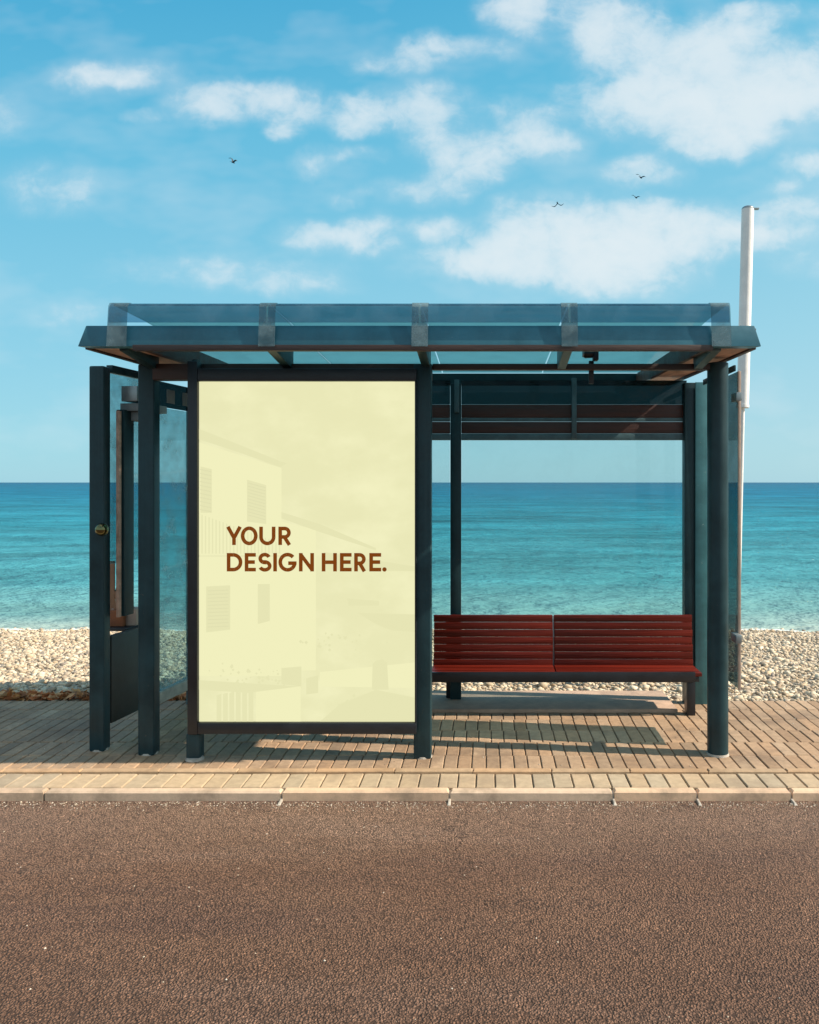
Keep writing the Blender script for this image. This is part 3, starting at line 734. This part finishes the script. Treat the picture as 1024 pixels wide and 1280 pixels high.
tp.l.new(tp.mix(tp.rng(nq, .40, .74, 0, 1, True), lin((233,231,183)), lin((242,240,193))), [n for n in pmat.node_tree.nodes if n.type == 'BSDF_PRINCIPLED'][0].inputs['Emission Color'])
po = mb.build('poster', pmat, ad)
wall = [[(249,553),(352,585),(352,694),(249,694)], [(249,696),(352,696),(352,845),(249,845)], [(352,652),(395,662),(395,838),(352,838)],         [(400,840),(519,828),(519,860),(400,858)], [(320,860),(376,858),(376,902),(320,902)]]  # house reflection painted on the poster: pale wall areas
flat(wall, PD-.0010, 'painted_wall_reflection', emis('poster_pale', (241,239,190)), po)
dark = [[(249,536),(302,557),(352,577),(359,579),(351,584),(300,566),(249,549)],  # darker parts of the painted house reflection
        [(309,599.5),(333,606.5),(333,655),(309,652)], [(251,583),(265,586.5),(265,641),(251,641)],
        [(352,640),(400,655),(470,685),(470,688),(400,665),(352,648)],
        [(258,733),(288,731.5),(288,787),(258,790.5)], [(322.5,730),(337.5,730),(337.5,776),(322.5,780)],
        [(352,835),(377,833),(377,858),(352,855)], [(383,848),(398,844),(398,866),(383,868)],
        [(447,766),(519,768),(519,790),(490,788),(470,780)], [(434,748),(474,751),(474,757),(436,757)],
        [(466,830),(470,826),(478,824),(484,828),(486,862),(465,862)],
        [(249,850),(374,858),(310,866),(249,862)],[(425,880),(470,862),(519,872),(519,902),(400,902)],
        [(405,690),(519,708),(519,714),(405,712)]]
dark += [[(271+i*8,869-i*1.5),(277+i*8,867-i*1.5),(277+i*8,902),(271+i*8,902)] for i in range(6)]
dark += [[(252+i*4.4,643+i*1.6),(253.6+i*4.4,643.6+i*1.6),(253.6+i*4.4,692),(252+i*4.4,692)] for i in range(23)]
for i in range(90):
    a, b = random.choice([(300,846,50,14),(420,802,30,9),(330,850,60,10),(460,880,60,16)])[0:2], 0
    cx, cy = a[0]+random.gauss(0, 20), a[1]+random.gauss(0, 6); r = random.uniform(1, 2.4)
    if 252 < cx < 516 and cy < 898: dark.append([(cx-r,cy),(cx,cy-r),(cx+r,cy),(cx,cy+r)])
flat(dark, PD-.0022, 'painted_house_reflection', emis('poster_faint', (230,228,180)), po)
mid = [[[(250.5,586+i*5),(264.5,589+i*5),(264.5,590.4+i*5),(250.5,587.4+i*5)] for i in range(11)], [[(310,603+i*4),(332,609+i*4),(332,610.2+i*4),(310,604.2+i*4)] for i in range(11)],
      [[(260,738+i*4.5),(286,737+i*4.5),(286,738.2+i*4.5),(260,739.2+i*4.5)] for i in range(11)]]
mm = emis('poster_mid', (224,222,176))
for q in mid: flat(q, PD-.0034, 'painted_shutter_reflection', mm, po)  # shutter slats of the painted house reflection

# lettering: bold geometric strokes
SW = 2.3
def stroke(pl, closed=False, w=SW):
    P = [Vector(p) for p in pl]; n = len(P); L, Rr = [], []
    for i in range(n):
        a = P[(i-1) % n] if (closed or i > 0) else P[i]; b = P[(i+1) % n] if (closed or i < n-1) else P[i]
        if a == P[i] or b == P[i]:
            tn = (b-a).normalized(); nn = Vector((-tn.y, tn.x)); k = 1
        else:
            t1, t2 = (P[i]-a).normalized(), (b-P[i]).normalized(); n1 = Vector((-t1.y, t1.x)); n2 = Vector((-t2.y, t2.x))
            nn = (n1+n2).normalized(); k = 1/max(.5, nn.dot(n1))
        L.append(P[i]+nn*w*k); Rr.append(P[i]-nn*w*k)
    out = []
    for i in range(n if closed else n-1):
        j = (i+1) % n; out.append([tuple(L[i]), tuple(L[j]), tuple(Rr[j]), tuple(Rr[i])])
    return out
def arc(cx, cy, rx, ry, a0, a1, n=20): return [(cx+rx*math.cos(R(a0+(a1-a0)*i/n)), cy+ry*math.sin(R(a0+(a1-a0)*i/n))) for i in range(n+1)]
def letter(ch, xa, xb, yt, yb):
    w = SW; cx = (xa+xb)/2; cy = (yt+yb)/2; l, r, tp, bt = xa+w, xb-w, yt+w, yb-w; o = []
    if ch == 'Y':
        o += stroke([(xa+2.2, yt), (cx, cy+2.6)]); o += stroke([(xb-2.2, yt), (cx, cy+2.6)]); o += stroke([(cx, cy+.6), (cx, yb)])
    elif ch == 'O': o += stroke(arc(cx, cy, (xb-xa)/2-w, (yb-yt)/2+.3-w, 0, 354, 59), True)
    elif ch == 'U':
        rr = r-cx; o += stroke([(l, yt)] + arc(cx, yb+.3-w-rr, rr, rr, 180, 0) + [(r, yt)])
    elif ch in 'RD':
        o += stroke([(l, yt), (l, yb)])
        if ch == 'D': ry = (bt-tp)/2; o += stroke([(l+w, tp)] + arc(r-ry, cy, ry, ry, -90, 90, 24) + [(l+w, bt)])
        else:
            m_ = yt+(yb-yt)*.56; ry = (m_-tp)/2; o += stroke([(l+w, tp)] + arc(r-ry-.6, tp+ry, ry, ry, -90, 90, 20) + [(l+w, m_)])
            o += stroke([(cx-.6, m_), (r+.1, yb)])
    elif ch == 'E':
        o += stroke([(l, yt), (l, yb)]); o += stroke([(l+w, tp), (xb, tp)]); o += stroke([(l+w, cy-.2), (xb-1.2, cy-.2)]); o += stroke([(l+w, bt), (xb, bt)])
    elif ch == 'S':
        ra = (cy-tp)/2+.3
        o += stroke(arc(cx-.1, tp-.3+ra, r-cx-.5, ra, -22, -268, 30) + arc(cx, bt+.3-ra, r-cx, ra, -92, 158, 30))
    elif ch == 'I': o += stroke([(cx, yt), (cx, yb)])
    elif ch == 'G':
        rx, ry = (xb-xa)/2-w, (yb-yt)/2+.3-w; o += stroke(arc(cx, cy, rx, ry, -42, -358, 50)); o += stroke([(cx+.8, cy+1.2), (xb-.2, cy+1.2)])
    elif ch == 'N': o += stroke([(l, yt), (l, yb)]); o += stroke([(r, yt), (r, yb)]); o += stroke([(l, yt+2), (r, yb-2)], w=2.3)
    elif ch == 'H': o += stroke([(l, yt), (l, yb)]); o += stroke([(r, yt), (r, yb)]); o += stroke([(l+w, cy), (r-w, cy)])
    elif ch == '.': o += [arc(cx, yb-2.5, 2.75, 2.75, 0, 342, 19)]
    return o
L = []
for ch, a, b in (('Y',283,302.8),('O',301.4,322.4),('U',324.4,344.7),('R',348.3,364.4)): L += letter(ch, a, b, 658.3, 681.2)
for ch, a, b in (('D',283.9,303.4),('E',306.3,320.2),('S',323.0,339.8),('I',342.2,346.3),('G',348.4,371.2),('N',374,392.8),('H',402.5,421.4),('E',425.2,439.8),('R',443,458),('E',461.9,476.7),('.',478,483.7)):
    L += letter(ch, a, b, 691.2, 714.2)
flat(L, PD-.0046, 'lettering', emis('brown_print', (124,62,8)), po)

# ------------------------------------------------------------------ white pole behind the shelter
pdp = 6.35
pl = thing('white_pole', (X(920, pdp), pdp, 0), 'bare white pole rising above the right end of the shelter roof', 'pole')
pt = Vector((X(935, pdp), pdp, Z(261, pdp))); pm = Vector((X(928.5, pdp), pdp, Z(510, pdp))); pb = Vector((X(920.5, pdp), pdp, -.03))
mb = MB(); mb.cyl(pm, pt, .046, .047, 32); mb.build('upper_tube', M['white'], pl)
mb = MB(); mb.cyl(pb, pm+(pb-pm)*.002, .017, .017, 20); mb.build('lower_tube', M['white'], pl)
mb = MB(); mb.ball(pt+Vector((0,0,.0)), .047, (1,1,.5)); mb.box(pt.x+.02, pt.x+.085, pdp-.015, pdp+.015, pt.z-.006, pt.z+.006, .003); mb.build('cap', M['steel'], pl)
mb = MB(); mb.cyl(pm+Vector((0,0,.0)), pm+Vector((.001,0,.03)), .049, .049, 28); mb.build('collar', M['white'], pl)

# ------------------------------------------------------------------ gulls
def bird(px, py, d, span, yaw, up, bank, label):
    Vs, Fs = [], []
    mb = MB()
    mb.ball((0,0,0), .1, (1.9,.55,.5), 12, 8); mb.ball((.19,0,.02), .05, (1.2,.8,.8), 10, 6); mb.cyl((.23,0,.015), (.30,0,.0), .016, .003, 8, 0)
    mb.hexa([(-.16,-.03,-.01),(-.16,.03,-.01),(-.36,.07,-.005),(-.36,-.07,-.005),(-.16,-.03,.015),(-.16,.03,.015),(-.36,.07,.005),(-.36,-.07,.005)], 0)
    for s in (-1, 1):
        secs = [(0, .10, -.10, 0, .02), (.35, .12, -.07, up*.28, .014), (.62, .08, -.08, up*.36, .01), (1.0, -.06, -.12, up*.25, .004)]
        ring = []
        for k, a, b, z, th in secs:
            yq = s*k*span/2
            ring.append([mb.bm.verts.new((a, yq, z-th)), mb.bm.verts.new((b, yq, z-th*.3)), mb.bm.verts.new((b, yq, z+th*.3)), mb.bm.verts.new((a, yq, z+th))])
        for q, w in zip(ring, ring[1:]):
            for i in range(4): mb.bm.faces.new((q[i], q[(i+1) % 4], w[(i+1) % 4], w[i]))
        mb.bm.faces.new(ring[-1])
    o = mb.build('gull', M['feather']); o.location = (X(px, d), d, Z(py, d)); o.rotation_euler = (R(bank), 0, R(yaw))
    tag(o, label, 'bird', 'gulls flying in the sky')
bird(291, 203, 75, 1.15, 62, .9, 25, 'lone dark gull in the clear sky above the left part of the shelter')
bird(697, 254, 75, 1.15, 80, -.7, -8, 'dark gull with drooping wings above the middle of the shelter roof')
bird(801, 222, 75, 1.1, 58, .6, 25, 'upper of the two dark gulls gliding left of the white pole')
bird(795, 247, 80, .95, 60, .5, 20, 'lower and smaller of the two dark gulls left of the white pole')

# ------------------------------------------------------------------ camera and view
cd = bpy.data.cameras.new('camera'); co = bpy.data.objects.new('camera', cd); COL.objects.link(co)
co.location = (0, 0, H); co.rotation_euler = (R(90), 0, 0)
cd.sensor_fit = 'HORIZONTAL'; cd.sensor_width = 36; cd.lens = F/1024*36
cd.shift_x = -(CX-512)/1024; cd.shift_y = -(640-CY)/1024
cd.clip_start = .05; cd.clip_end = 60000
S.camera = co
S.view_settings.view_transform = 'Standard'; S.view_settings.look = 'None'; S.view_settings.exposure = EXPO; S.view_settings.gamma = 1
S.cycles.max_bounces = 7; S.cycles.transparent_max_bounces = 16
